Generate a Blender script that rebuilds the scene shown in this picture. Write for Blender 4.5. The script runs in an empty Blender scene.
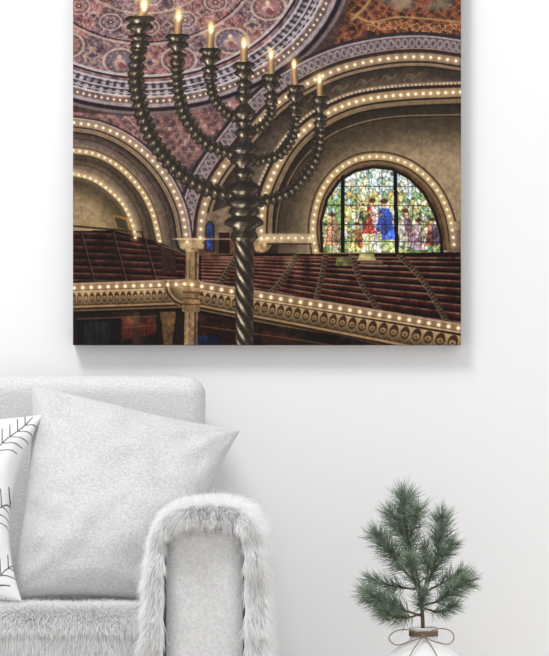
import bpy, bmesh, math, random
import numpy as np
from mathutils import Vector, noise as mn
random.seed(4); rng=np.random.default_rng(7)
C=bpy.context.scene.collection
D=7.0; F=2800.0; ZC=0.80; HY=400.0
def P(px,py,y=0.0):
    d=D+y
    return Vector(((px-274.5)*d/F, y, ZC-(py-HY)*d/F))

# ------------------------------------------------------------------ materials
def mat(name,col,rough=.8,col2=None,nscale=20,bump=0,bscale=200,detail=4,sheen=0,lo=.35,hi=.65):
    m=bpy.data.materials.new(name); m.use_nodes=True; nt=m.node_tree; b=nt.nodes['Principled BSDF']
    b.inputs['Roughness'].default_value=rough; b.inputs['Base Color'].default_value=(*col,1)
    b.inputs['Specular IOR Level'].default_value=.2
    if sheen: b.inputs['Sheen Weight'].default_value=sheen
    tc=nt.nodes.new('ShaderNodeTexCoord')
    if col2:
        n=nt.nodes.new('ShaderNodeTexNoise'); n.inputs['Scale'].default_value=nscale; n.inputs['Detail'].default_value=detail
        r=nt.nodes.new('ShaderNodeValToRGB'); r.color_ramp.elements[0].color=(*col,1); r.color_ramp.elements[1].color=(*col2,1)
        r.color_ramp.elements[0].position=lo; r.color_ramp.elements[1].position=hi
        nt.links.new(tc.outputs['Object'],n.inputs['Vector']); nt.links.new(n.outputs['Fac'],r.inputs['Fac']); nt.links.new(r.outputs['Color'],b.inputs['Base Color'])
    if bump:
        n=nt.nodes.new('ShaderNodeTexNoise'); n.inputs['Scale'].default_value=bscale; n.inputs['Detail'].default_value=5
        bp=nt.nodes.new('ShaderNodeBump'); bp.inputs['Strength'].default_value=bump; bp.inputs['Distance'].default_value=.004
        nt.links.new(tc.outputs['Object'],n.inputs['Vector']); nt.links.new(n.outputs['Fac'],bp.inputs['Height']); nt.links.new(bp.outputs['Normal'],b.inputs['Normal'])
    return m
def furmat(name,c,tr):
    m=bpy.data.materials.new(name); m.use_nodes=True; nt=m.node_tree; nt.nodes.remove(nt.nodes['Principled BSDF'])
    a=nt.nodes.new('ShaderNodeBsdfDiffuse'); b=nt.nodes.new('ShaderNodeBsdfTranslucent'); x=nt.nodes.new('ShaderNodeMixShader')
    a.inputs[0].default_value=(c,c,c,1); b.inputs[0].default_value=(c,c,c,1); x.inputs[0].default_value=tr
    nt.links.new(a.outputs[0],x.inputs[1]); nt.links.new(b.outputs[0],x.inputs[2]); nt.links.new(x.outputs[0],nt.nodes['Material Output'].inputs[0]); return m
def vcmat(name,rough=.6,bump=0,bscale=300):
    m=mat(name,(1,1,1),rough,bump=bump,bscale=bscale); nt=m.node_tree
    a=nt.nodes.new('ShaderNodeAttribute'); a.attribute_name='paint'
    nt.links.new(a.outputs['Color'],nt.nodes['Principled BSDF'].inputs['Base Color']); return m
M=dict(
 wall=mat('white_wall_paint',(.88,.88,.885),.9,bump=.05,bscale=120),
 floor=mat('pale_wood_floor',(.66,.63,.58),.5,(.74,.7,.66),6),
 sofa=mat('grey_chenille',(.62,.62,.625),.95,(.75,.75,.755),170,bump=.7,bscale=240,detail=10,sheen=.3,lo=.34,hi=.66),
 cush=mat('pale_plush',(.58,.58,.585),.95,(.74,.74,.745),210,bump=.9,bscale=300,detail=10,sheen=.3,lo=.36,hi=.64),
 seat=mat('seat_plush',(.78,.78,.78),.95,(.86,.86,.86),60,bump=.6,bscale=150),
 fur=furmat('white_fur',.96,.4),
 hide=mat('fur_backing',(.88,.88,.88),.9,bump=.5,bscale=200),
 stitch=mat('dark_stitch',(.08,.08,.08),.8),
 wood=mat('dark_sofa_leg',(.08,.06,.05),.5),
 needle=mat('pine_needle',(.115,.165,.11),.6,(.33,.41,.31),60),
 bark=mat('pine_bark',(.16,.11,.075),.9,bump=.5,bscale=300),
 ceramic=mat('white_ceramic',(.87,.87,.87),.35),
 twine=mat('brown_twine',(.17,.125,.08),.9,(.32,.25,.17),400,bump=.6,bscale=700),
 edge=mat('canvas_edge',(.05,.04,.04),.8,(.12,.08,.07),25),
 canvas=vcmat('printed_canvas',.75,.1,900),
 printed=vcmat('printed_cotton',.9,.4,400),
)
# ------------------------------------------------------------------ helpers
def link(name,me,m=None,parent=None,smooth=True):
    o=bpy.data.objects.new(name,me); C.objects.link(o)
    if m: me.materials.append(m)
    if parent: o.parent=parent
    if smooth:
        me.polygons.foreach_set('use_smooth',np.ones(len(me.polygons),bool))
    return o
def frombm(name,bm,m,parent=None,smooth=True):
    me=bpy.data.meshes.new(name); bmesh.ops.recalc_face_normals(bm,faces=bm.faces[:]); bm.to_mesh(me); bm.free(); return link(name,me,m,parent,smooth)
def npmesh(name,V,Fc,m,parent=None,smooth=True):
    V=np.asarray(V,np.float32); Fc=np.asarray(Fc,np.int32); k=Fc.shape[1]
    me=bpy.data.meshes.new(name); me.vertices.add(len(V)); me.vertices.foreach_set('co',V.ravel())
    me.loops.add(Fc.size); me.loops.foreach_set('vertex_index',Fc.ravel())
    me.polygons.add(len(Fc)); me.polygons.foreach_set('loop_start',np.arange(0,Fc.size,k,dtype=np.int32))
    me.update(calc_edges=True); me.validate()
    return link(name,me,m,parent,smooth)
def paint(o,rgb):
    a=o.data.color_attributes.new('paint','FLOAT_COLOR','POINT')
    c=np.ones((len(rgb),4),np.float32); c[:,:3]=rgb; a.data.foreach_set('color',c.ravel())
def lin(c): c=np.clip(c,0,1); return np.where(c<=.04045,c/12.92,((c+.055)/1.055)**2.4)
def empty(name,loc,label,cat,group=None):
    o=bpy.data.objects.new(name,None); C.objects.link(o); o.location=loc; o.empty_display_size=.05
    tag(o,label,cat,group); return o
def tag(o,label,cat,group=None):
    o['label']=label; o['category']=cat
    if group:o['group']=group
def rbox(name,x0,x1,y0,y1,z0,z1,r,m,parent=None,seg=6,puff=0):
    bm=bmesh.new(); bmesh.ops.create_cube(bm,size=1)
    for v in bm.verts: v.co=Vector(((x0+x1)/2+v.co.x*(x1-x0),(y0+y1)/2+v.co.y*(y1-y0),(z0+z1)/2+v.co.z*(z1-z0)))
    bmesh.ops.bevel(bm,geom=bm.edges[:],offset=r,segments=seg,affect='EDGES',profile=.5)
    if parent is not None:
        for v in bm.verts: v.co-=parent.location
    return frombm(name,bm,m,parent)
def spl(pts,n=8):
    p=np.array(pts,float); p=np.vstack([2*p[0]-p[1],p,2*p[-1]-p[-2]]); out=[]
    for i in range(1,len(p)-2):
        for k in range(n):
            t=k/n; a,b,c,d=p[i-1],p[i],p[i+1],p[i+2]
            out.append(.5*((2*b)+(c-a)*t+(2*a-5*b+4*c-d)*t*t+(3*b-a-3*c+d)*t**3))
    out.append(p[-2]); return np.array(out)
def tube(bm,pts,r,seg=8,closed=False):
    pts=[Vector(p) for p in pts]; n=len(pts); rings=[]
    up=Vector((.13,.97,.2)).normalized()
    for i,p in enumerate(pts):
        if closed: t=pts[(i+1)%n]-pts[i-1]
        else: t=pts[min(i+1,n-1)]-pts[max(i-1,0)]
        t.normalize(); a=t.cross(up); 
        if a.length<.05: a=t.cross(Vector((1,0,0)))
        a.normalize(); b=t.cross(a)
        rr=r[i] if hasattr(r,'__len__') else r
        rings.append([bm.verts.new(p+(a*math.cos(2*math.pi*k/seg)+b*math.sin(2*math.pi*k/seg))*rr) for k in range(seg)])
    for i in range(n if closed else n-1):
        A,B=rings[i],rings[(i+1)%n]
        for k in range(seg): bm.faces.new((A[k],A[(k+1)%seg],B[(k+1)%seg],B[k]))
    if not closed:
        bm.faces.new(rings[0][::-1]); bm.faces.new(rings[-1])
def strands(name,Pt,Dr,L,w,m,parent,origin,droop=.3,K=3):
    n=len(Pt); Dr=Dr/np.linalg.norm(Dr,axis=1,keepdims=True)
    R=rng.normal(size=(n,3)); W=np.cross(Dr,R); W/=np.linalg.norm(W,axis=1,keepdims=True)
    L=L[:,None]; V=np.zeros((n,2*K+1,3))
    for k in range(K+1):
        s=k/K; q=Pt+Dr*L*s; q=q+np.array([0,0,-1])*(droop*L*s*s)
        if k<K: V[:,2*k]=q-W*w*(1-.6*s); V[:,2*k+1]=q+W*w*(1-.6*s)
        else: V[:,2*K]=q
    base=(np.arange(n)*(2*K+1))[:,None]; T=[]
    for k in range(K-1):
        T.append(base+np.array([[2*k,2*k+1,2*k+3]])); T.append(base+np.array([[2*k,2*k+3,2*k+2]]))
    T.append(base+np.array([[2*K-2,2*K-1,2*K]]))
    V=V.reshape(-1,3)-np.array(origin)
    return npmesh(name,V,np.vstack(T),m,parent)

# ------------------------------------------------------------------ room
def slab(name,a,b,m):
    bm=bmesh.new(); bmesh.ops.create_cube(bm,size=1)
    for v in bm.verts: v.co=Vector([(a[i]+b[i])/2+v.co[i]*(b[i]-a[i]) for i in range(3)])
    o=frombm(name,bm,m,smooth=False); o['kind']='structure'; return o
slab('wall_back',(-3.2,0,0),(3.2,.1,2.9),M['wall'])
slab('floor',(-3.2,-4,-.1),(3.2,.1,0),M['floor'])

# ------------------------------------------------------------------ the print, painted on a fine colour mesh
X0,X1,Y0,Y1=73.0,461.0,-43.0,345.0; S=2; N=int((X1-X0)*S)+1
xs=np.linspace(X0,X1,N,dtype=np.float32); ys=np.linspace(Y0,Y1,N,dtype=np.float32)
X,Y=np.meshgrid(xs,ys); I=np.zeros((N,N,3),np.float32)
def c3(c): return np.array(c,np.float32)/255
def sl(x0,y0,x1,y1):
    a=max(0,int((x0-X0)*S)-1); b=min(N,int((x1-X0)*S)+3); c=max(0,int((y0-Y0)*S)-1); d=min(N,int((y1-Y0)*S)+3)
    if b<=a or d<=c: return None
    return slice(c,d),slice(a,b)
def blend(s,mask,col):
    m=mask[...,None]; 
    if not isinstance(col,np.ndarray): col=c3(col)
    I[s]=I[s]*(1-m)+col*m
def shade(mask,k): I[:]=I*(1-mask[...,None]*(1-(k[...,None] if isinstance(k,np.ndarray) else k)))
def sm(a,b,x): t=np.clip((x-a)/(b-a),0,1); return t*t*(3-2*t)
def nz(scale,seed,sx=1,sy=1):
    r=np.random.default_rng(seed); w=int(400/scale*max(sx,sy))+4; g=r.random((w,w)).astype(np.float32)
    u=(X-X0)/scale*sx; v=(Y-Y0)/scale*sy; i=u.astype(int)%(w-1); j=v.astype(int)%(w-1); fu=u-np.floor(u); fv=v-np.floor(v)
    fu=fu*fu*(3-2*fu); fv=fv*fv*(3-2*fv)
    return (g[j,i]*(1-fu)+g[j,i+1]*fu)*(1-fv)+(g[j+1,i]*(1-fu)+g[j+1,i+1]*fu)*fv
N1=nz(30,1);N2=nz(10,2);N3=nz(4,3);N4=nz(1.6,4); NF=.3*N1+.3*N2+.25*N3+.15*N4
NH=nz(9,8,1,1)
def inpoly(pts,s):
    x=X[s];y=Y[s];r=np.zeros(x.shape,bool);n=len(pts)
    for i in range(n):
        x1,y1=pts[i];x2,y2=pts[(i+1)%n]
        if y1==y2: continue
        c=((y1>y)!=(y2>y))&(x<(x2-x1)*(y-y1)/(y2-y1)+x1); r^=c
    return r.astype(np.float32)
def poly(pts,col,al=1,tex=0):
    p=np.array(pts,float); s=sl(p[:,0].min(),p[:,1].min(),p[:,0].max(),p[:,1].max())
    if s is None: return
    m=inpoly([tuple(q) for q in p],s)*al
    cc=c3(col)
    if tex: cc=np.clip(cc*(1+tex*(NF[s]-.5)[...,None]*2),0,1)
    blend(s,m,cc)
def field(pts,pad):
    Dm=np.full((N,N),1e6,np.float32);T=np.zeros((N,N),np.float32);Sg=np.ones((N,N),np.float32);t0=0
    for a,b in zip(pts[:-1],pts[1:]):
        dx,dy=b-a;L=math.hypot(dx,dy)
        if L<1e-6: continue
        s=sl(min(a[0],b[0])-pad,min(a[1],b[1])-pad,max(a[0],b[0])+pad,max(a[1],b[1])+pad)
        if s is not None:
            x=X[s]-a[0];y=Y[s]-a[1];h=np.clip((x*dx+y*dy)/(L*L),0,1)
            d=np.hypot(x-h*dx,y-h*dy);u=d<Dm[s]
            Dm[s]=np.where(u,d,Dm[s]);T[s]=np.where(u,t0+h*L,T[s]);Sg[s]=np.where(u,np.sign(dx*y-dy*x),Sg[s])
        t0+=L
    return Dm*Sg,T
ALL=(slice(None),slice(None))
def bandm(SD,a,b,w=.45): return sm(a-w,a+w,SD)*(1-sm(b-w,b+w,SD))*(np.abs(SD)<1e5)
def bl(SD,a,b,c,al=1): blend(ALL,bandm(SD,a,b)*al,c)
def line(pts,w,col,al=1,smooth=True,clip=None):
    q=spl(pts,6) if smooth and len(pts)>2 else np.array(pts,float)
    SD,T=field(q,w+2); m=(1-sm(w/2-.4,w/2+.4,np.abs(SD)))*al
    if clip is not None: m=m*clip
    blend(ALL,m,col)
def disc(x,y,rx,ry,col,al=1,soft=.3):
    s=sl(x-rx-2,y-ry-2,x+rx+2,y+ry+2)
    if s is None: return
    r=np.hypot((X[s]-x)/rx,(Y[s]-y)/ry); blend(s,(1-sm(1-soft,1+soft,r))*al,col)
def ringd(x,y,rx,ry,w,col,al=1,pet=0,pa=0):
    s=sl(x-rx-3,y-ry-3,x+rx+3,y+ry+3)
    if s is None: return
    ux_=(X[s]-x)/rx;uy_=(Y[s]-y)/ry; r=np.hypot(ux_,uy_)
    if pet: r=r/(1+pa*np.cos(pet*np.arctan2(uy_,ux_)))
    blend(s,(1-sm(w*.5,w,np.abs(r-1)))*al,col)
def glow(x,y,r,k,col=(255,205,130)):
    s=sl(x-3*r,y-3*r,x+3*r,y+3*r)
    if s is None: return
    g=np.exp(-((X[s]-x)**2+(Y[s]-y)**2)/(r*r))*k
    I[s]=1-(1-I[s])*(1-np.clip(g[...,None]*c3(col),0,1))
def bulbs(q,sp,r=1.5,k=1.0,gl=4.0):
    seg=np.hypot(*(np.diff(q,axis=0).T)); cs=np.concatenate([[0],np.cumsum(seg)])
    for t in np.arange(sp/2,cs[-1],sp):
        x=np.interp(t,cs,q[:,0]);y=np.interp(t,cs,q[:,1])
        glow(x,y,gl,.42*k); disc(x,y,r,r,(255,232,196),k,.35)

# base
I[:]=c3((78,62,56))*(.8+.4*NF[...,None])
# dome
ux=(X-145)/200;uy=(Y+42)/150;U=np.hypot(ux,uy);A=np.arctan2(uy,ux);AD=A*180/math.pi
dome=(1-sm(.995,1.005,U))
panel=np.where((np.floor(AD/20)%2==0)[...,None],c3((134,98,96)),c3((118,98,102)))*(.72+.5*N3[...,None])
blend(ALL,dome,panel.astype(np.float32))
swd=np.sin(X*.8+7*N3)*np.sin(Y*.85+6*N2)
blend(ALL,dome*(U<.8)*sm(.35,.6,swd)*.6,(162,124,114)); blend(ALL,dome*(U<.8)*sm(.35,.6,-swd)*.5,(70,56,66)); blend(ALL,dome*(U<.8)*sm(.78,.9,N4)*.5,(190,172,158))
for uu,nn,k1,ph in ((.70,15,18,4),(.46,15,11.5,16),(.27,10,9,10)):
    for k in range(nn):
        a=math.radians(k*360/nn+ph); cx=145+200*uu*math.cos(a); cy=-42+150*uu*math.sin(a); ry=k1*.74; rx=k1
        disc(cx,cy,rx,ry,(78,58,62),.9,.1); ringd(cx,cy,rx*.95,ry*.95,.10,(164,144,138)); ringd(cx,cy,rx*.84,ry*.84,.06,(144,120,106),.8,16,.05)
        disc(cx,cy,rx*.74,ry*.74,(138,104,102) if k%2 else (108,98,110),.95,.1)
        if k1>12:
            disc(cx-1,cy+2,rx*.36,ry*.46,(156,128,120),.9); disc(cx+2,cy+4,rx*.26,ry*.26,(116,74,76),.9); disc(cx-1,cy-4.5,2.2,2.4,(196,166,144),1); line([(cx-6,cy+1),(cx,cy-1),(cx+5,cy+3)],1.4,(186,160,144),.8)
            for j in range(10):
                b=j*math.pi/5; disc(cx+rx*.68*math.cos(b),cy+ry*.68*math.sin(b),.9,.8,(176,150,132),.7)
        else:
            ringd(cx,cy,rx*.5,ry*.5,.18,(166,138,126),.9,6,.25); disc(cx,cy,rx*.28,ry*.28,(92,62,66),.9); disc(cx,cy,rx*.11,ry*.11,(186,158,130),.9)
    for k in range(nn):
        a=math.radians((k+.5)*360/nn+ph); cx=145+200*uu*math.cos(a); cy=-42+150*uu*math.sin(a)
        ringd(cx,cy,k1*.32,k1*.28,.35,(156,136,122),.8,4,.3); disc(cx,cy,k1*.16,k1*.14,(70,62,80),.9)
for uu,w,col in ((.37,.007,(156,138,126)),(.20,.006,(156,138,126)),(.575,.007,(160,140,130)),(.56,.004,(54,42,46)),(.785,.008,(168,156,152)),(.80,.006,(50,40,44))):
    blend(ALL,dome*(1-sm(w*.6,w*1.3,np.abs(U-uu))),col)
# gallery ring
g=(U>.83)&(U<.925)
pat=np.abs((AD%2.6)-1.3)/1.3
gc=(c3((72,64,70))[None,None]*(1-sm(.35,.6,pat))[...,None]+c3((142,134,138))[None,None]*sm(.35,.6,pat)[...,None])*(.8+.4*N3[...,None])
blend(ALL,dome*g,gc.astype(np.float32))
for uu,w,col in ((.83,.006,(170,160,160)),(.845,.003,(66,56,60)),(.875,.005,(160,150,150)),(.885,.004,(66,56,60)),(.905,.004,(158,148,146)),(.925,.006,(178,168,164)),(.955,.016,(84,72,74)),(.985,.010,(146,134,134))):
    blend(ALL,dome*(1-sm(w*.6,w*1.3,np.abs(U-uu))),col)
for uu,w,col in ((1.01,.012,(46,38,42)),(1.035,.010,(112,98,100))):
    blend(ALL,(1-sm(w*.6,w*1.3,np.abs(U-uu))),col)
# pendentive, mauve swirls
pend=[(73,112),(130,116),(190,112),(240,98),(290,72),(320,50),(300,88),(262,118),(236,150),(214,182),(200,212),(190,240),(182,214),(170,184),(152,160),(126,140),(98,128),(73,123)]
poly(pend,(112,86,84),.95,.7)
sw=np.sin(X*.42+6*N2+Y*.2)*np.sin(Y*.5+6*N1)
pm=inpoly(pend,ALL); blend(ALL,pm*sm(.35,.6,sw)*.6,(150,104,96)); blend(ALL,pm*sm(.35,.6,-sw)*.55,(72,64,74)); blend(ALL,pm*sm(.8,.95,N3)*.6,(180,154,142))
blend(ALL,pm*(1-sm(.02,.10,np.abs(sw)))*.5,(170,146,124))
line([(128,118),(150,142),(170,168),(184,200),(190,236)],2,(150,130,128),.8)
line([(290,74),(255,108),(228,142),(208,176),(196,212),(192,238)],2,(154,132,126),.8)
# upper right spandrel
sp_=[(350,-43),(461,-43),(461,34),(425,33),(385,38),(345,50),(318,64),(336,40),(348,10)]
poly(sp_,(96,56,48),1,.8); pm=inpoly(sp_,ALL)
sw=np.sin(X*.5+7*N2)*np.sin(Y*.55+5*N1)
blend(ALL,pm*sm(.3,.55,sw)*.65,(142,102,64)); blend(ALL,pm*sm(.4,.6,-sw)*.6,(56,50,54)); blend(ALL,pm*(1-sm(.02,.12,np.abs(sw)))*.5,(166,136,94))
disc(402,2,12,8,(158,150,130),.55,.6); disc(438,4,14,6,(110,114,98),.6,.6); disc(425,-4,9,8,(122,62,52),.6,.5); disc(386,-6,8,10,(88,92,84),.6,.5); line([(352,14),(372,22),(400,17),(461,22)],2,(156,130,90),.8)
line([(352,20),(372,-5),(372,-43)],2.5,(162,136,94),.8)
for k in range(9):
    x=372+k*11; y=27-2*math.sin(k*.8); ringd(x,y,4,3.2,.3,(166,132,92),.8,5,.25); disc(x,y,1.4,1.2,(150,70,54),.9)
# arch A
AA=spl([(200,242),(203,212),(215,180),(238,148),(268,112),(300,88),(340,69),(385,59),(425,57),(464,62)],8)
poly(list(map(tuple,AA))+[(461,345),(200,345)],(106,92,80),1,.14)
SD,T=field(AA,46)
shade(bandm(SD,4,44),.50+.50*sm(4,40,SD))
bl(SD,-25,-20,(56,48,50)); bl(SD,-20,-9,(94,82,86)); 
ph=((T/6.5)%1)*2-1
blend(ALL,bandm(SD,-19,-9)*(1-sm(.16,.3,np.abs(np.hypot(ph,(SD+14)/5)-.75)))*.8,(146,132,130)); bl(SD,-21.5,-19.8,(156,140,138)); bl(SD,-9,-7.8,(148,128,118))
bl(SD,-7.8,-4,(50,40,42)); bl(SD,-4,4,(116,96,82)); bl(SD,4,6,(42,34,32)); bl(SD,6,9,(128,108,88)); bl(SD,9,10.5,(52,42,38))
for k in range(5):
    x=316+k*24; y=np.interp(x,AA[:,0],AA[:,1])+19; 
    line([(x-8,y+4),(x-3,y-2),(x+3,y+1),(x+8,y-3)],1.4,(130,94,68),.7); disc(x,y,2.5,2.5,(92,92,72),.6)
    line([(x-5,y-2),(x,y+3),(x+5,y)],1,(86,92,78),.5)
# arch B
BB=spl([(261,242),(263,205),(273,175),(292,143),(320,118),(355,102),(400,95),(464,92)],8)
poly(list(map(tuple,BB))+[(461,345),(261,345)],(116,100,84),1,.10)
SD,T=field(BB,60); shade(bandm(SD,6,58),.42+.58*sm(8,54,SD))
bl(SD,-11,-8,(138,118,98)); bl(SD,-8,-4.5,(46,36,34)); bl(SD,-4.5,4.5,(124,102,80)); bl(SD,4.5,6.5,(38,30,28)); bl(SD,6.5,11,(118,100,78)); bl(SD,11,12.5,(44,34,30)); bl(SD,16,17,(56,46,38),.7)
blend(ALL,bandm(SD,-10,-8)*(np.sin(T*1.6)>0),(182,164,142))
BI=spl([(278,238),(282,205),(298,170),(322,144),(352,128),(395,119),(464,117)],8)
poly(list(map(tuple,BI))+[(461,345),(278,345)],(146,126,102),1,.06)
SD,T=field(BI,50); shade(bandm(SD,0,48),.48+.52*sm(0,46,SD)); bl(SD,-1.5,0,(54,42,36)); bl(SD,-3,-1.8,(142,120,94),.7)
# window arch
CC=spl([(316,254),(313,226),(320,195),(336,172),(358,159),(385,157),(412,166),(435,187),(449,215),(455,250)],8)
SD,T=field(CC,20)
poly(list(map(tuple,CC)),(84,64,50),1,.2)
bl(SD,-5.5,-3.2,(62,48,40)); bl(SD,-3,3.4,(138,114,84)); bl(SD,3.4,5,(38,28,24)); bl(SD,5,8,(110,88,66))
# stained glass
win=[(322,254),(321,222),(327,199),(339,181),(355,171),(373,167),(392,169),(409,178),(424,193),(435,214),(441,236),(442,254)]
s=sl(318,164,446,256); sd=np.random.default_rng(12); n=620
sx=sd.uniform(318,446,n); sy=sd.uniform(164,256,n)
d=np.sqrt((X[s][...,None]-sx)**2+((Y[s][...,None]-sy)*.75)**2); o2=np.argsort(d,axis=2)[...,:2]
f1=np.take_along_axis(d,o2[...,:1],2)[...,0]; f2=np.take_along_axis(d,o2[...,1:2],2)[...,0]
cols=np.zeros((n,3))
def pick(l): return l[sd.integers(len(l))]
for i in range(n):
    x,y=sx[i],sy[i]
    if y<192: c=pick([(206,214,198),(186,206,206),(214,212,176),(160,182,162),(214,222,222)])
    elif y>238: c=pick([(150,176,104),(186,194,140),(104,138,86),(196,196,166),(120,146,116)])
    else: c=pick([(206,204,146),(150,176,120),(186,202,198),(220,218,186),(126,156,116),(196,176,120)])
    if y>230 and 350<x<394: c=pick([(220,218,166),(200,206,150),(160,180,120),(228,222,200)])
    cols[i]=c
gc=(cols[o2[...,0]]/255).astype(np.float32)*(.85+.3*N4[s][...,None])
gm=inpoly(win,s); GM=inpoly(win,ALL); blend(s,gm,gc)
def fig(x,y,h,robe,cloak,lean=0,al=.82):
    w=h*.22
    poly([(x-w*.5+lean,y-h*.72),(x+w*.5+lean,y-h*.72),(x+w*.9,y-h*.35),(x+w*1.1,y),(x-w*1.1,y),(x-w*.8,y-h*.4)],robe,al,.9)
    poly([(x+lean,y-h*.72),(x+w*.6+lean,y-h*.7),(x+w*1.2,y-h*.3),(x+w*1.2,y-h*.02),(x+w*.4,y-h*.1),(x+w*.1,y-h*.4)],cloak,al,.9)
    line([(x-w*.2+lean,y-h*.6),(x-w*1.1+lean,y-h*.48),(x-w*1.4+lean,y-h*.62)],1.6,(222,190,154),.9)
    disc(x+lean,y-h*.82,h*.085,h*.10,(224,188,150),1,.2); disc(x+lean,y-h*.88,h*.09,h*.06,(90,60,40),.9,.2)
    for k in range(3): line([(x-w*.5+k*w*.5,y-h*.55),(x-w*.7+k*w*.7,y-h*.05)],.5,(40,34,34),.5,False)
poly([(322,222),(341,210),(341,230),(322,236)],(104,128,90),.7,.6)
fig(332,246,36,(178,130,104),(120,100,80)); fig(355,250,30,(208,192,124),(164,94,66),2)
fig(371,234,38,(178,56,54),(226,222,212),1); fig(385,240,44,(54,74,170),(70,96,186),-1); fig(377,250,22,(228,226,220),(190,200,160),2); fig(363,222,20,(110,136,90),(196,180,120))
fig(405,246,40,(214,206,200),(150,106,126)); fig(419,250,34,(190,160,180),(224,212,190),-1); fig(432,246,30,(166,84,80),(110,110,140)); fig(413,218,22,(160,176,130),(200,190,140))
blend(s,gm*(1-sm(.1,.7,f2-f1))*.6,(44,40,38))
for yy in (186,205,224,241): line([(320,yy),(443,yy+1)],.8,(30,26,26),.8,False,GM)
for xx in (332,356,369,382,408,421,433): line([(xx,164),(xx,254)],.7,(34,30,28),.6,False,GM)
poly([(341,176),(344.5,174),(345,254),(341,254)],(30,22,20)); poly([(393,168),(397,170),(399,254),(395,254)],(30,22,20))
line(win,3,(38,27,23),1,False); line([(320,254),(443,254)],3,(120,96,72),1,False)
poly([(262,234),(314,234),(314,243),(262,243)],(142,122,98),1,.3); line([(262,244),(316,244)],1.5,(60,44,38),1,False)
poly([(450,226),(461,226),(461,252),(450,252)],(96,80,70),1,.4); poly([(447,222),(461,221),(461,230),(449,230)],(140,118,96),1,.4)
# left arches
def larch(p,bot,fill,tex,dep):
    q=spl(p,8); poly([(73,bot)]+list(map(tuple,q))+[(q[-1][0],bot)],fill,1,tex); SD,T=field(q,36); shade(bandm(SD,2,dep),.48+.52*sm(2,dep,SD)); return q
L1=larch([(70,122),(100,127),(128,140),(152,160),(170,184),(182,212),(187,242)],285,(110,94,84),.14,26)
SD,T=field(L1,20); bl(SD,-7,-5,(58,48,52)); bl(SD,-5,-3.5,(150,130,130)); bl(SD,-3.5,3.5,(112,92,84)); bl(SD,3.5,5,(38,30,28)); bl(SD,5,9,(124,104,86)); bl(SD,9,10.5,(44,34,30)); bl(SD,15,16,(52,44,38),.8)
L2=larch([(70,150),(95,154),(118,166),(138,186),(152,211),(160,242)],285,(124,106,88),.10,22)
SD,T=field(L2,20); bl(SD,-4,-2.5,(48,38,34)); bl(SD,-2.5,3,(128,104,80)); bl(SD,3,4.5,(38,30,28)); bl(SD,8,9,(62,50,42)); bl(SD,13,14,(62,50,42),.8)
L3=larch([(70,173),(92,179),(110,191),(124,206),(133,226),(136,242)],285,(144,124,96),.08,30)
SD,T=field(L3,12); bl(SD,-2,2,(136,112,84)); bl(SD,2,3.5,(42,32,28))
poly([(112,214),(128,218),(132,232),(116,230)],(130,98,52)); poly([(114,217),(126,220),(129,230),(118,228)],(66,62,52)); line([(73,226),(140,232)],2,(60,44,38),1,False)
# back wall glimpsed behind the stem: lit dado, narrow blue arched window, doorway
poly([(204,214),(262,196),(262,240),(203,240)],(124,106,88),.8,.2)
poly([(198,238),(262,238),(262,282),(198,282)],(92,68,54),1,.3); poly([(205,226),(208,221),(212,221),(215,226),(215,252),(205,252)],(52,44,40)); poly([(207,227),(209,223),(211,223),(213,227),(213,250),(207,250)],(66,84,140),.95,.6)
poly([(219,232),(230,232),(230,254),(219,254)],(48,32,28),1,.3); line([(219,232),(230,232)],1,(150,122,92),.8,False)
line([(200,239),(262,239)],1.6,(150,126,100),.8,False)
# pews left
poly([(73,231),(112,230),(160,242),(186,257),(186,284),(73,284)],(32,21,18),1,.5)
for k in range(8):
    y0=233+k*6.7; a=np.array(spl([(73,y0),(110,y0+1),(150,y0+3+max(0,3-k)*1.5),(184,y0+5+max(0,3-k)*2)],5))
    SD,T=field(a,9); cl=((X<186)&(Y<284)&(Y>231+np.clip(X-112,0,80)*.34))*1.0; vn=(.5+.5*NH+.35*N4)*(1-.45*sm(.5,4,SD))
    blend(ALL,bandm(SD,-.5,.5)*cl*np.clip(.2+NH,0,1)*.8,(128,98,82)); blend(ALL,bandm(SD,.5,3.9)*cl,(c3((74,40,35))*vn[...,None]).astype(np.float32))
for x in (80,112,142): line([(x,232),(x+14,283)],2.2,(38,27,23),.8,False); line([(x+1.6,232),(x+15.6,283)],.8,(106,92,74),.7,False)
poly([(162,246),(176,250),(176,272),(162,272)],(60,44,36),1,.4); line([(162,246),(176,250)],1,(130,104,84),.8,False)
# pews right: curved benches, deeper toward the viewer
poly([(200,256),(262,253),(330,254),(461,252),(461,330),(380,312),(300,300),(200,288)],(28,19,17),1,.5)
LIM=(Y<np.interp(X,[73,187,230,300,380,461],[278,279,285,296,309,323]))*(Y>254)*1.0
ais=[spl([(326,254),(322,276),(316,300)]),spl([(352,256),(362,284),(380,312)]),spl([(400,256),(424,282),(448,324)]),spl([(296,256),(284,278),(268,296)]),spl([(236,256),(228,270),(216,290)])]
for k in range(10):
    t=(k/9)**1.25; yl=257+t*27; yr=258+t*65
    a=spl([(202,yl),(260,yl+t*5),(330,yl*.68+yr*.32+t*6),(400,yl*.34+yr*.66+t*4),(463,yr)],6)
    SD,T=field(a,16); w=np.clip((X-200)/260,0,1)*t*3.4+t*1.0; bt=2.0+w; vn=(.48+.5*NH+.35*N4)*(1-.5*np.clip((SD-.5)/bt,0,1))
    blend(ALL,bandm(SD,-.3,bt+.4)*LIM,(c3((82,44,38))*vn[...,None]).astype(np.float32)); blend(ALL,bandm(SD,bt,bt+1.4+w*.4)*LIM*.9,(22,14,13)); blend(ALL,bandm(SD,-.8,.4)*LIM*np.clip(.3+NH,0,1)*.85,(146,114,96))
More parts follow.
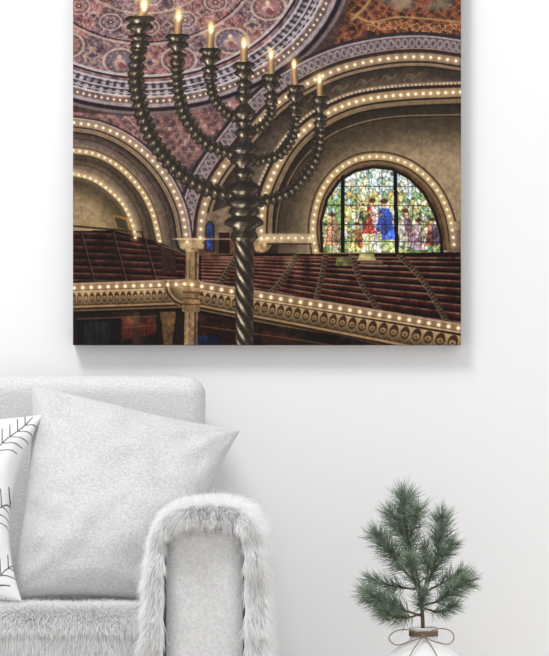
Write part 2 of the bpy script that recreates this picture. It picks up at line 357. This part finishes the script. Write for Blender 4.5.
for q in ais:
    SD,T=field(q,6); blend(ALL,bandm(SD,-2.4,2.4)*LIM,(50,40,34)); blend(ALL,bandm(SD,-1.6,1.8)*LIM*(.5+.5*np.sin(T*1.7))*.8,(100,88,70)); blend(ALL,bandm(SD,2.0,2.9)*LIM*.8,(124,102,82)); blend(ALL,bandm(SD,-3.0,-2.2)*LIM*.8,(90,58,48))
for k in range(4): poly([(352+k*4,256+k*3),(372+k*5,256+k*3),(374+k*5,258+k*3),(353+k*4,258+k*3)],(130,116,92),.6)
poly([(337,258),(352,258),(350,266),(335,266)],(90,92,60),.8,.8); poly([(360,254),(374,254),(376,260),(358,260)],(196,190,130),.7,.5)
# balcony front
BLl=np.array([(70,288),(130,286),(187,284)],float)
BR=spl([(187,284),(230,291),(300,302),(380,315),(464,329)],6)
poly([(73,281),(187,281),(230,287),(300,298),(380,311),(461,325),(461,345),(73,345)],(30,22,20),1,.6)
for q,hh in ((BLl,20),(BR,24)):
    SD,T=field(q,45); wd=1+.45*np.clip((X-187)/274,0,1)
    bl(SD,-5,-2.5,(146,120,100)); bl(SD,-2.5,2.5,(112,88,68)); bl(SD,3,5,(166,140,106))
    b=bandm(SD/wd,5,18); per=6.2*wd; ph=((T/per)%1)*2-1; sh=(1-.45*sm(6,18,SD/wd))[...,None]
    blend(ALL,b,(66,48,38)); arch=(np.hypot(ph*1.0,(SD/wd-10)/6.)); blend(ALL,b*sm(.72,.88,arch)*(1-sm(1.14,1.3,arch)),(c3((172,144,108))*sh).astype(np.float32)); blend(ALL,b*sm(.82,.92,np.abs(ph)),(c3((158,130,98))*sh).astype(np.float32))
    disc_=np.hypot(ph*.9,(SD/wd-11)/4.); blend(ALL,b*(1-sm(.42,.6,disc_)),(c3((160,132,96))*sh).astype(np.float32)); blend(ALL,b*(1-sm(.14,.24,disc_)),(84,60,44))
    bl(SD/wd,18,20,(150,122,90)); bl(SD/wd,20,22,(58,42,34)); bl(SD/wd,22,23.5,(108,86,64))
# below
poly([(73,313),(183,311),(183,345),(73,345)],(36,28,24),1,.7); poly([(78,320),(120,318),(120,345),(78,345)],(26,22,22),1,.4); poly([(122,318),(156,317),(156,334),(122,340)],(74,40,32),1,.5); poly([(134,312),(140,312),(140,345),(134,345)],(60,44,34)); poly([(160,312),(176,312),(172,345),(164,345)],(100,78,54),1,.5)
poly([(84,322),(110,321),(110,345),(84,345)],(32,36,38),1,.4)
for x in (90,97,104): line([(x,322),(x,345)],.8,(64,56,46),.7,False)
line([(78,319),(156,316)],1.2,(96,72,52),.8,False); line([(122,328),(156,325)],1,(104,66,48),.7,False); line([(146,318),(146,336)],1,(40,26,22),.8,False)
poly([(198,314),(236,320),(236,345),(198,345)],(48,30,28),1,.6); poly([(198,336),(219,337),(219,345),(198,345)],(40,52,84),.8,.8)
for x in (203,208,213): line([(x,335),(x,345)],.8,(24,20,22),.8,False)
poly([(254,322),(330,334),(380,345),(254,345)],(38,28,24),1,.6); poly([(262,330),(300,336),(300,345),(262,345)],(60,38,30),.8,.5)
line([(200,326),(236,331),(300,340),(330,345)],1.5,(100,74,54),.7,False)
# column
poly([(186,250),(199,250),(197,345),(184,345)],(120,98,74),1,.4); line([(188,252),(187,345)],1.2,(162,138,106),.8,False); line([(196,252),(195,345)],2,(58,42,34),.8,False)
poly([(178,239),(204,239),(200,246),(198,252),(186,252),(183,246)],(156,132,100),1,.6); line([(177,239),(205,239)],2,(180,156,120),1,False); disc(183,246,3,3,(176,150,110)); disc(201,246,3,3,(176,150,110)); poly([(184,280),(200,280),(200,312),(182,312)],(128,102,74),1,.5)
for y in (286,292,298,304): line([(183,y),(200,y+1)],1.2,(66,46,34),.8,False)
poly([(252,239),(268,239),(265,252),(256,252)],(150,124,92),1,.6); line([(250,239),(269,239)],2,(176,152,116),1,False)
# texture & bulbs
I*=(.86+.28*(.5*N4+.5*N3))[...,None]
I[:]=np.clip((I-.30)*1.16+.262,0,1)
bulbs(L1,7.5,1.4);bulbs(L2,6.5,1.3);bulbs(L3,6,1.3)
bulbs(AA,8.5,1.5);bulbs(BB,7.5,1.6);bulbs(CC,7.2,1.4)
bulbs(BLl,8.5,1.7);bulbs(BR,10,1.9); bulbs(np.array([(264,238),(314,238)],float),7,1.2)
ring=np.array([(145+200*.955*math.cos(a),-42+150*.955*math.sin(a)) for a in np.linspace(2.05,0,90)]); bulbs(ring,6.2,1.1,.85,2.4)
for q in ((142,292),(132,320),(290,262),(84,296)): glow(q[0],q[1],7,.2)
# candelabrum
K0=c3((36,30,25));K1=c3((132,115,93));K2=c3((212,198,170))
def tone(u,bead):
    h=np.exp(-((u+.30)/.40)**2)*bead; h2=np.exp(-((u-.7)/.2)**2)*.45*bead
    c=K0+(K1-K0)*np.clip(h+h2,0,1)[...,None]; return c+(K2-c)*np.clip((h-.58)*1.8,0,1)[...,None]
def arm(p,r,per):
    q=spl(p,8); SD,T=field(q,r+3); ph=(T/per)%1; b=np.sin(math.pi*ph); rr=r*(.68+.40*b); u=SD/rr
    m=1-sm(.88,1.08,np.abs(u)); v=-u if p[0][0]<244 else u
    hl=np.exp(-((ph-.42+.10*v)/.22)**2)
    fl=.70+.30*np.sin(v*11+ph*6)
    blend(ALL,m,(np.clip(tone(v,(.12+1.05*hl*fl)),0,1)*(.74+.48*N4[...,None])).astype(np.float32))
def lathe(cx,prof,rid=0):
    ysn=[a for a,_ in prof]; hw=[b for _,b in prof]
    s=sl(cx-30,min(ysn),cx+30,max(ysn)); x=X[s];y=Y[s]; h=np.interp(y,ysn,hw); dh=np.interp(y+.7,ysn,hw)-np.interp(y-.7,ysn,hw)
    u=(x-cx)/h; m=(1-sm(.93,1.08,np.abs(u)))*(y>=min(ysn))*(y<=max(ysn))
    bead=np.clip(.68-dh*.42,.03,1.3)*(.74+.26*np.sin(np.arcsin(np.clip(u,-1,1))*10+y*.5))
    blend(s,m,(np.clip(tone(u,bead),0,1)*(.74+.48*N4[s][...,None])).astype(np.float32))
arms=[([(139,46),(136,75),(140,105),(152,138),(175,168),(205,188),(236,196)],8.2,8.0),([(177,60),(178,88),(186,118),(205,142),(234,155)],6.6,6.8),([(210,78),(214,98),(226,112),(240,120)],5.6,5.8),
 ([(271,100),(270,116),(261,127),(248,131)],5.2,5.4),([(296,110),(293,134),(280,154),(254,162)],5.5,5.8),([(320,120),(317,153),(303,178),(283,195),(252,203)],6.2,6.4)]
for p,r,per in arms: arm(p,r,per)
s=sl(230,232,258,346); hw=np.interp(Y[s],[232,345],[9.8,8.8]); u=(X[s]-244.5)/hw; m=(1-sm(.93,1.06,np.abs(u)))*(Y[s]>232)
tw=.5+.5*np.sin((Y[s]-np.arcsin(np.clip(u,-1,1))*13)*2*math.pi/14.)
blend(s,m,(np.clip(tone(u*.7,.05+1.1*tw**1.6),0,1)*(.74+.46*N4[s][...,None])).astype(np.float32))
lathe(244,[(92,4),(95,8),(98,9),(100,5),(104,4),(108,8),(112,11),(114,12),(117,8),(119,5),(122,9),(125,6),(128,5),(131,9),(134,9.5),(137,6),(141,7),(145,10),(147,14),(150,15),(153,10),(156,12),(159,14),(162,14),(165,9),(168,6),(171,9),(174,11),(177,7),(181,8),(184,13),(188,17),(191,18),(194,12),(197,13),(201,18),(204,19),(207,13),(210,15),(213,15.5),(216,12),(219,17),(222,20),(225,19),(228,12),(231,11),(234,13),(238,14),(241,10)])
cups=[(140,18,1.4,(144,-4)),(177.5,36,1.12,(178.5,9)),(210,50,1.05,(211,22)),(244,64,1.02,(244,37)),(271.5,76,.92,(271,49)),(295.5,87,.88,(294,59)),(320,98,.86,(319.5,74))]
for x,y,k,(fx,fy) in cups:
    hwc=3.7*k; ft=fy+10*k
    s=sl(fx-9,ft,fx+9,y+2); u=(X[s]-((fx)+(x-fx)*(Y[s]-ft)/(y-ft)))/hwc; m=(1-sm(.85,1.1,np.abs(u)))
    cc=c3((190,150,104))*(1.05-.6*np.abs(u+.2))[...,None]; blend(s,m,np.clip(cc,0,1).astype(np.float32))
    lathe(x,[(y-2,8*k),(y,10.5*k),(y+2,11*k),(y+3.5,8*k),(y+5,7*k),(y+8,9.5*k),(y+10.5,9.5*k),(y+12,7*k),(y+14,4*k),(y+16,4*k),(y+18,8*k),(y+20,8.5*k),(y+22,5*k),(y+24,6.5*k),(y+27,7*k),(y+29,4.5*k),(y+31,6*k)])
    glow(fx,fy+5*k,8*k,.45,(255,190,110)); disc(fx,fy+5.5*k,2.7*k,5.6*k,(255,210,136),1,.35); disc(fx,fy+7*k,1.7*k,3.8*k,(255,250,228),1,.35)
RGB=lin(I.reshape(-1,3))
yf=-.046
pTL=P(X0,Y0,yf); pBR=P(X1,Y1,yf)
org=Vector(((pTL.x+pBR.x)/2,0,(pTL.z+pBR.z)/2))
cp=empty('canvas_print',org,'large unframed canvas print of a branched candelabrum in an ornate domed hall','picture')
VX=np.linspace(pTL.x,pBR.x,N)-org.x; VZ=np.linspace(pTL.z,pBR.z,N)-org.z; gx,gz=np.meshgrid(VX,VZ)
V=np.stack([gx.ravel(),np.full(N*N,yf),gz.ravel()],1)
idx=np.arange(N*N).reshape(N,N); Fc=np.stack([idx[:-1,:-1].ravel(),idx[1:,:-1].ravel(),idx[1:,1:].ravel(),idx[:-1,1:].ravel()],1)
pf=npmesh('printed_face',V,Fc,M['canvas'],cp,False); paint(pf,RGB)
rbox('wrapped_edge',pTL.x,pBR.x,-.0455,-.0005,pBR.z,pTL.z,.0015,M['edge'],cp,2)

# ------------------------------------------------------------------ sofa
sofa=empty('sofa',Vector((-1.0,-.5,0)),'light grey plush sofa with rounded back and square arm, standing against the white wall','sofa')
XR=P(203.5,0,-.30).x; ZT=P(0,376,-.28).z
back=rbox('backrest',-1.85,XR,-.30,-.06,.12,ZT,.045,M['sofa'],sofa,8)
ax0,ax1,aty=-.236,-.068,.534
rbox('armrest',ax0,ax1,-.95,-.285,.10,aty,.035,M['sofa'],sofa,8)
rbox('armrest',-2.02,-1.84,-.95,-.285,.10,aty,.035,M['sofa'],sofa,8)
rbox('base',-1.85,ax0-.002,-.90,-.30,.10,.215,.02,M['sofa'],sofa,4)
for (a,b) in ((-1.04,-.296),(-1.838,-1.045)):
    sc=rbox('seat_cushion',a,b,-.925,-.302,.217,.345,.045,M['seat'],sofa,8)
    if b>-.5:
        n=90000; u=rng.uniform(a+.02,b-.002,n); q=rng.random(n); Pt=np.zeros((n,3)); Dr=np.zeros((n,3))
        ang=rng.uniform(0,math.pi/2,n)
        yy=rng.uniform(-.88,-.32,n); zz=rng.uniform(.225,.30,n)
        Pt[:,0]=u
        Pt[:,1]=np.where(q<.3,yy,np.where(q<.65,-.88-.045*np.sin(ang),-.925)); Pt[:,2]=np.where(q<.3,.345,np.where(q<.65,.30+.045*np.cos(ang),zz))
        Dr[:,1]=np.where(q<.3,-.8,np.where(q<.65,-np.sin(ang)-.3,-.8)); Dr[:,2]=np.where(q<.3,.6,np.where(q<.65,np.cos(ang)-.4*np.sin(ang),-.7))
        Dr+=rng.normal(size=(n,3))*.16+np.stack([np.sin(u*33+zz*24)+np.sin(u*13),0*u,np.sin(u*41+zz*17)*.7],1)*.2
        o=strands('pile',Pt,Dr,rng.uniform(.016,.034,n),.0006,M['fur'],sc,sofa.location,.4,2); o['kind']='stuff'
for x in (-1.95,-.14):
    for y in (-.88,-.14 if x<-1 else -.36):
        bm=bmesh.new(); bmesh.ops.create_cone(bm,cap_ends=True,segments=20,radius1=.016,radius2=.026,depth=.10)
        for v in bm.verts: v.co+=Vector((x,y,.05))-sofa.location
        frombm('leg',bm,M['wood'],sofa)
bm=bmesh.new()
xx=-.200
while xx<-.100:
    L=random.choice((.003,.005,.007)); z=aty-.012+.002*math.sin(xx*60)
    tube(bm,[Vector((xx,-.951,z))-sofa.location,Vector((xx+L,-.951,z+.0005))-sofa.location],.0010,6); xx+=L+random.choice((.004,.006,.009))
frombm('stitching',bm,M['stitch'],sofa)

# ------------------------------------------------------------------ fur throw
th=empty('fur_throw',Vector((-.152,-.65,.10)),'fluffy white fur throw draped over the sofa arm','throw')
prof=spl([(-.292,.06),(-.287,.20),(-.278,.33),(-.264,.45),(-.246,.525),(-.212,.562),(-.152,.571),(-.088,.564),(-.046,.532),(-.028,.45),(-.022,.33),(-.019,.20),(-.017,.06)],6)
inn=spl([(-.243,.06),(-.242,.20),(-.242,.33),(-.241,.45),(-.236,.518),(-.205,.538),(-.152,.541),(-.100,.538),(-.068,.52),(-.062,.45),(-.062,.33),(-.062,.20),(-.062,.06)],6)
yr=np.linspace(-.975,-.31,24); bm=bmesh.new(); go=[];gi=[]
def yfront(k): return -.972+.010*math.sin(k*.35)+.006*math.sin(k*.9+1)
for j,y in enumerate(yr):
    e=1-.45*max(0,1-(y+.975)/.06)
    ro=[];ri=[]
    for k,(o_,i_) in enumerate(zip(prof,inn)):
        w=.004*math.sin(k*.5+j*.7); q=i_+(o_-i_)*e; yk=y+(yfront(k)+.975)*max(0,1-j/6)
        ro.append(bm.verts.new(Vector((q[0]+w,yk,q[1]+w*.5))-th.location)); ri.append(bm.verts.new(Vector((i_[0],yk,i_[1]))-th.location))
    go.append(ro);gi.append(ri)
for j in range(len(yr)-1):
    for k in range(len(prof)-1):
        bm.faces.new((go[j][k],go[j][k+1],go[j+1][k+1],go[j+1][k])); bm.faces.new((gi[j][k],gi[j+1][k],gi[j+1][k+1],gi[j][k+1]))
for k in range(len(prof)-1):
    bm.faces.new((go[0][k],gi[0][k],gi[0][k+1],go[0][k+1])); bm.faces.new((go[-1][k],go[-1][k+1],gi[-1][k+1],gi[-1][k]))
for j in range(len(yr)-1):
    bm.faces.new((go[j][0],go[j+1][0],gi[j+1][0],gi[j][0])); bm.faces.new((go[j][-1],gi[j][-1],gi[j+1][-1],go[j+1][-1]))
frombm('hide',bm,M['hide'],th)
n=130000; kk=rng.uniform(0,len(prof)-1.001,n); ki=kk.astype(int); fr=(kk-ki)[:,None]
po=prof[ki]*(1-fr)+prof[ki+1]*fr; pi_=inn[ki]*(1-fr)+inn[ki+1]*fr; tg=prof[ki+1]-prof[ki]; tg/=np.linalg.norm(tg,axis=1,keepdims=True); nm=np.stack([-tg[:,1],tg[:,0]],1)
front=rng.random(n)<.5; mixv=rng.random(n)[:,None]
yfr=-.972+.010*np.sin(kk*.35)+.006*np.sin(kk*.9+1)
yv=np.where(front,yfr+rng.uniform(0,.02,n),rng.uniform(-.965,-.31,n)); base2=np.where(front[:,None],pi_+(po-pi_)*mixv*.95,po-(nm*.002))
Pt=np.stack([base2[:,0],yv,base2[:,1]],1)
dn=np.where(tg[:,1:2]>0,-tg,tg)
stp=np.abs(tg[:,1])[:,None]
d2=nm*np.where(front[:,None],.25+.5*mixv,.62)+dn*stp*.75
Dr=np.stack([d2[:,0],np.where(front,-.75,-.2),d2[:,1]],1)
clump=np.stack([np.sin(kk*1.7+yv*50),np.sin(yv*35+kk)*.6,np.sin(kk*2.1)],1)*.26
Dr=Dr+clump+rng.normal(size=(n,3))*.24
inner=front&(rng.random(n)<.35)
side=np.sign(-.152-Pt[:,0])
Dr[inner,0]+=side[inner]*.5*np.abs(nm[inner,0]); Dr[inner,2]-=.6
fo=strands('fur',Pt,Dr,rng.uniform(.016,.042,n)*np.where(front,.85,1),.0007,M['fur'],th,th.location,.4,3); fo['kind']='stuff'

# ------------------------------------------------------------------ cushions
XZ=([.2,.33,.45,.525,.552,.575,.605],[-.300,-.292,-.280,-.264,-.240,-.12,.08])
def pillow(name,TL,TR,BR_,BL_,T,cs,ct,m,n=120,wr=.004,label='',seed=0,group=None,paintfn=None,dep=.42,squash=False):
    cen=(TL+TR+BR_+BL_)/4; bottom=Vector((cen.x,cen.y,min(BR_.z,BL_.z)))
    nrm=(TR-TL).cross(BL_-TL).normalized()
    if nrm.y>0: nrm=-nrm
    V=[];uv=[]
    s=np.linspace(-1,1,n)
    s=np.sign(s)*(1-(1-np.abs(s))**1.25)
    id0={};faces=[]
    for side in (1,-1):
        for j,t in enumerate(s):
            for i,a in enumerate(s):
                edge=i in(0,n-1) or j in(0,n-1)
                if side==-1 and edge: id0[(side,i,j)]=id0[(1,i,j)]; continue
                u=a*(1-cs*(1-t*t)*abs(a)); v=t*(1-ct*(1-a*a)*abs(t))
                fu=(u+1)/2; fv=(v+1)/2
                p=(TL*(1-fu)+TR*fu)*(1-fv)+(BL_*(1-fu)+BR_*fu)*fv
                h=T*(max(0,(1-a*a)*(1-t*t)))**dep
                if side==-1: h*=.75
                q=p*7+Vector((seed,0,0)); w=(mn.noise(q)*wr*2.4+mn.noise(q*2.6)*wr*1.2)*min(1,(1-max(abs(a),abs(t)))*8)
                cr=0
                for (ca,ct_) in ((1,-1),(-1,-1),(1,1),(-1,1)):
                    dd=math.hypot(a-ca,t-ct_); an=math.atan2(t-ct_,a-ca); cr+=math.sin(an*11+seed+ca)*math.exp(-((dd-.55)/.3)**2)
                w+=cr*wr*.6
                r_=p+nrm*(side*h+ (w if not edge else 0))
                if squash:
                    xm=float(np.interp(r_.z,*XZ))
                    if r_.x>xm: r_.x=xm+(r_.x-xm)*.02
                    r_.z=max(r_.z,.349)
                id0[(side,i,j)]=len(V); V.append(r_-bottom); uv.append((fu,fv,side))
        for j in range(n-1):
            for i in range(n-1):
                f=[id0[(side,i,j)],id0[(side,i,j+1)],id0[(side,i+1,j+1)],id0[(side,i+1,j)]]
                faces.append(f if side==1 else f[::-1])
    o=npmesh(name,np.array(V),faces,m); o.location=bottom
    tag(o,label,'cushion',group)
    if paintfn: paint(o,paintfn(np.array(uv)))
    return o
pillow('cushion',P(31,384,-.41),P(240,431,-.43),P(172,604,-.70),P(8,600,-.70),.115,.08,.08,M['cush'],180,.0075,'large plain pale grey plush cushion leaning between the patterned cushion and the furry arm',2,squash=True)
def pat(uv):
    x=(uv[:,0])*.43; y=uv[:,1]*.42; col=np.full((len(uv),3),.78); ink=np.zeros(len(uv))
    def seg(ax,ay,bx,by,w=.0012):
        nonlocal ink
        dx,dy=bx-ax,by-ay;h=np.clip(((x-ax)*dx+(y-ay)*dy)/(dx*dx+dy*dy),0,1); d=np.hypot(x-ax-h*dx,y-ay-h*dy); ink=np.maximum(ink,1-np.clip((d-w*.6)/(w*.8),0,1))
    for gx_ in range(3):
        for gy_ in range(3):
            cx=.06+gx_*.15; cy=.07+gy_*.165+(.03 if gx_%2 else 0); a=math.radians(-52 if gx_%2==0 else -125); L=.15
            dx,dy=math.cos(a),math.sin(a); x0,y0=cx-dx*L/2,cy-dy*L/2; seg(x0,y0,x0+dx*L,y0+dy*L)
            for k in range(1,6):
                t=k/6*L; l=.056*(1-.10*k)
                for sg in (-1,1):
                    b=a+sg*math.radians(48); seg(x0+dx*t,y0+dy*t,x0+dx*t+math.cos(b)*l,y0+dy*t+math.sin(b)*l)
    ink[uv[:,2]<0]=0
    return col*(1-ink[:,None])+np.array([.05,.05,.055])*ink[:,None]
pillow('cushion',P(-128,428,-.50),P(43,415,-.50),P(22,601,-.84),P(-150,601,-.84),.065,.26,.06,M['printed'],340,.0035,'white cushion with black branch pattern, at the left edge of the sofa',5,None,pat)

# ------------------------------------------------------------------ vase, twine, pine
yv0=-.38; nk=P(423.5,634,yv0)
vase=empty('vase',Vector((nk.x,yv0,0)),'round white ceramic vase with twine tied round its neck, below the pine branch','vase')
pr=[(0,0.0),(.07,0.0),(.078,.004),(.108,.045),(.122,.095),(.118,.14),(.098,.178),(.072,.204),(.050,.219),(.036,.228),(.0315,.236),(.031,.246),(.033,.254),(.035,.257),(.033,.259),(.030,.256),(.027,.246),(.027,.235),(.04,.215),(.09,.15),(.1,.09),(.06,.02),(0,.015)]
dz=nk.z-.243
pr=[(r,z*(1+dz/.26)) for r,z in pr]
sp2=spl(pr,4); sp2[:,0]=np.maximum(sp2[:,0],0); bm=bmesh.new(); seg=64; rings=[]
for r,z in sp2:
    r=max(r,.0004); rings.append([bm.verts.new((r*math.cos(2*math.pi*k/seg),r*math.sin(2*math.pi*k/seg),max(z,0))) for k in range(seg)])
for a,b in zip(rings[:-1],rings[1:]):
    for k in range(seg): bm.faces.new((a[k],a[(k+1)%seg],b[(k+1)%seg],b[k]))
bm.faces.new(rings[0]); bm.faces.new(rings[-1])
frombm('body',bm,M['ceramic'],vase)
bm=bmesh.new(); pts=[]
for k in range(4*40+1):
    a=2*math.pi*k/40; pts.append((.0332*math.cos(a),.0332*math.sin(a),nk.z-.005+.0032*k/40+.0006*math.sin(3*a)))
tube(bm,pts,.0018,8); frombm('twine_wrap',bm,M['twine'],vase)
def loc(px,py,dy): p=P(px,py,yv0+dy); return p-vase.location
def tw(name,lst,r=.0013):
    q=spl([tuple(loc(*l)) for l in lst],8); bm=bmesh.new(); tube(bm,q,r,8); return frombm(name,bm,M['twine'],vase)
tw('bow_loop',[(423,635,-.039),(410,630,-.048),(396,631,-.052),(389,638,-.055),(396,645,-.058),(409,642,-.056),(423,637,-.041)])
tw('bow_loop',[(424,635,-.039),(437,629,-.048),(449,630,-.052),(454,637,-.055),(449,644,-.058),(436,642,-.056),(424,637,-.041)])
tw('twine_end',[(423,636,-.040),(418,643,-.056),(412,652,-.076),(408,661,-.095)],.0012)
tw('twine_end',[(424,636,-.040),(430,644,-.058),(436,654,-.08),(440,662,-.097)],.0012)
bm=bmesh.new(); bmesh.ops.create_icosphere(bm,subdivisions=3,radius=1)
kc=loc(423.5,636,-.040)
for v in bm.verts: v.co=Vector((v.co.x*.0062,v.co.y*.005,v.co.z*.005))*(1+.12*math.sin(v.co.z*14))+kc
frombm('knot',bm,M['twine'],vase)
# pine
pine=empty('pine_branch',Vector((nk.x,yv0,nk.z-.1)),'bushy grey-green pine branch standing in the white vase','plant')
def pl(px,py,dy): return P(px,py,yv0+dy)-pine.location
stem=spl([tuple(pl(*q)) for q in [(424,662,0),(423,634,0),(422,608,0),(418,580,.004),(411,552,0),(405,522,0),(404,496,0)]],8)
bm=bmesh.new(); tube(bm,stem,np.linspace(.0055,.0018,len(stem)),8); frombm('stem',bm,M['bark'],pine)
def needles(q,n,L,parent,spread=(34,72),start=.25):
    q=np.array(q); seg=np.linalg.norm(np.diff(q,axis=0),axis=1); cs=np.concatenate([[0],np.cumsum(seg)]); V=[];Fc=[]
    for i in range(n):
        t=(start+(1-start)*rng.random()**.7)*cs[-1]; k=min(np.searchsorted(cs,t,side='right')-1,len(seg)-1)
        p=Vector(q[k]+(q[k+1]-q[k])*((t-cs[k])/seg[k])); T=Vector(q[k+1]-q[k]).normalized()
        a=T.cross(Vector((.2,.9,.3))).normalized(); b=T.cross(a); th_=rng.uniform(0,2*math.pi)
        tipf=t/cs[-1]; an=math.radians(rng.uniform(*spread)*(1-rng.random()*.9*tipf**4)); 
        d=T*math.cos(an)+(a*math.cos(th_)+b*math.sin(th_))*math.sin(an); d+=Vector((0,0,-.10)); d.normalize()
        l=L*rng.uniform(.7,1.1); w=.00068; e=d.cross(Vector((.3,.5,.8))).normalized(); f=d.cross(e)
        bend=Vector((rng.normal(),rng.normal(),rng.normal()))*.05*l
        o=len(V); mid=p+d*l*.55+bend
        for r_,c in ((w,p),(w*.85,mid)):
            for m3 in range(3):
                an3=m3*2.094; V.append(c+(e*math.cos(an3)+f*math.sin(an3))*r_)
        V.append(p+d*l+bend*.3)
        for m3 in range(3):
            m4=(m3+1)%3; Fc+= [(o+m3,o+m4,o+3+m4),(o+m3,o+3+m4,o+3+m3),(o+3+m3,o+3+m4,o+6)]
    return npmesh('needles',np.array(V),Fc,M['needle'],parent,False)
needles(stem[26:],820,.058,pine,(38,85),0)
twigs=[([(422,604,0),(430,578,-.01),(438,552,-.015),(442,519,-.01)],720,.054),
 ([(422,616,0),(404,610,-.02),(386,602,-.03),(370,595,-.03)],640,.056),
 ([(422,606,0),(440,600,-.02),(455,588,-.03),(466,580,-.025)],560,.050),
 ([(417,584,0),(402,568,-.01),(389,550,-.02),(378,536,-.02)],560,.056),
 ([(433,572,-.01),(443,558,-.02),(452,544,-.02)],200,.042),
 ([(409,545,0),(399,530,.01),(391,514,.015)],300,.050),
 ([(408,540,0),(415,525,-.02),(418,510,-.02)],220,.046),
 ([(421,600,0),(414,580,-.04),(410,560,-.06)],300,.046),
 ([(421,614,0),(404,618,-.035),(384,613,-.045)],320,.044),
 ([(423,608,0),(440,612,-.03),(454,606,-.04)],220,.038),
 ([(422,598,0),(428,570,.04),(425,548,.06)],220,.048),
 ([(422,614,0),(420,604,-.04),(424,594,-.065)],240,.042),
 ([(420,590,0),(394,586,.03),(372,580,.05)],280,.048),
 ([(424,592,0),(445,582,.03),(462,572,.05)],220,.046)]
for p,n,L in twigs:
    q=spl([tuple(pl(*a)) for a in p],6); bm=bmesh.new(); tube(bm,q,np.linspace(.003,.0013,len(q)),6); t=frombm('twig',bm,M['bark'],pine)
    needles(q,n,L,t)

# ------------------------------------------------------------------ camera & light
cam=bpy.data.cameras.new('camera'); co=bpy.data.objects.new('camera',cam); C.objects.link(co)
co.location=(0,-D,ZC); co.rotation_euler=(math.pi/2,0,0); cam.sensor_fit='VERTICAL'; cam.sensor_height=36; cam.lens=36*F/656; cam.shift_y=(HY-328)/656; cam.clip_end=100
bpy.context.scene.camera=co
w=bpy.data.worlds.new('world'); bpy.context.scene.world=w; w.use_nodes=True; w.node_tree.nodes['Background'].inputs[0].default_value=(.985,.99,1,1); w.node_tree.nodes['Background'].inputs[1].default_value=.86
def area(name,loc_,tgt,size,e,col=(1,1,1)):
    l=bpy.data.lights.new(name,'AREA'); l.shape='DISK'; l.size=size; l.energy=e; l.color=col
    o=bpy.data.objects.new(name,l); C.objects.link(o); o.location=loc_; o.rotation_euler=(Vector(tgt)-Vector(loc_)).to_track_quat('-Z','Y').to_euler(); return o
area('key_light',(-1.6,-2.9,5.0),(.1,0,.7),1.5,142)
sc_=bpy.context.scene; sc_.view_settings.view_transform='Standard'; sc_.view_settings.look='None'
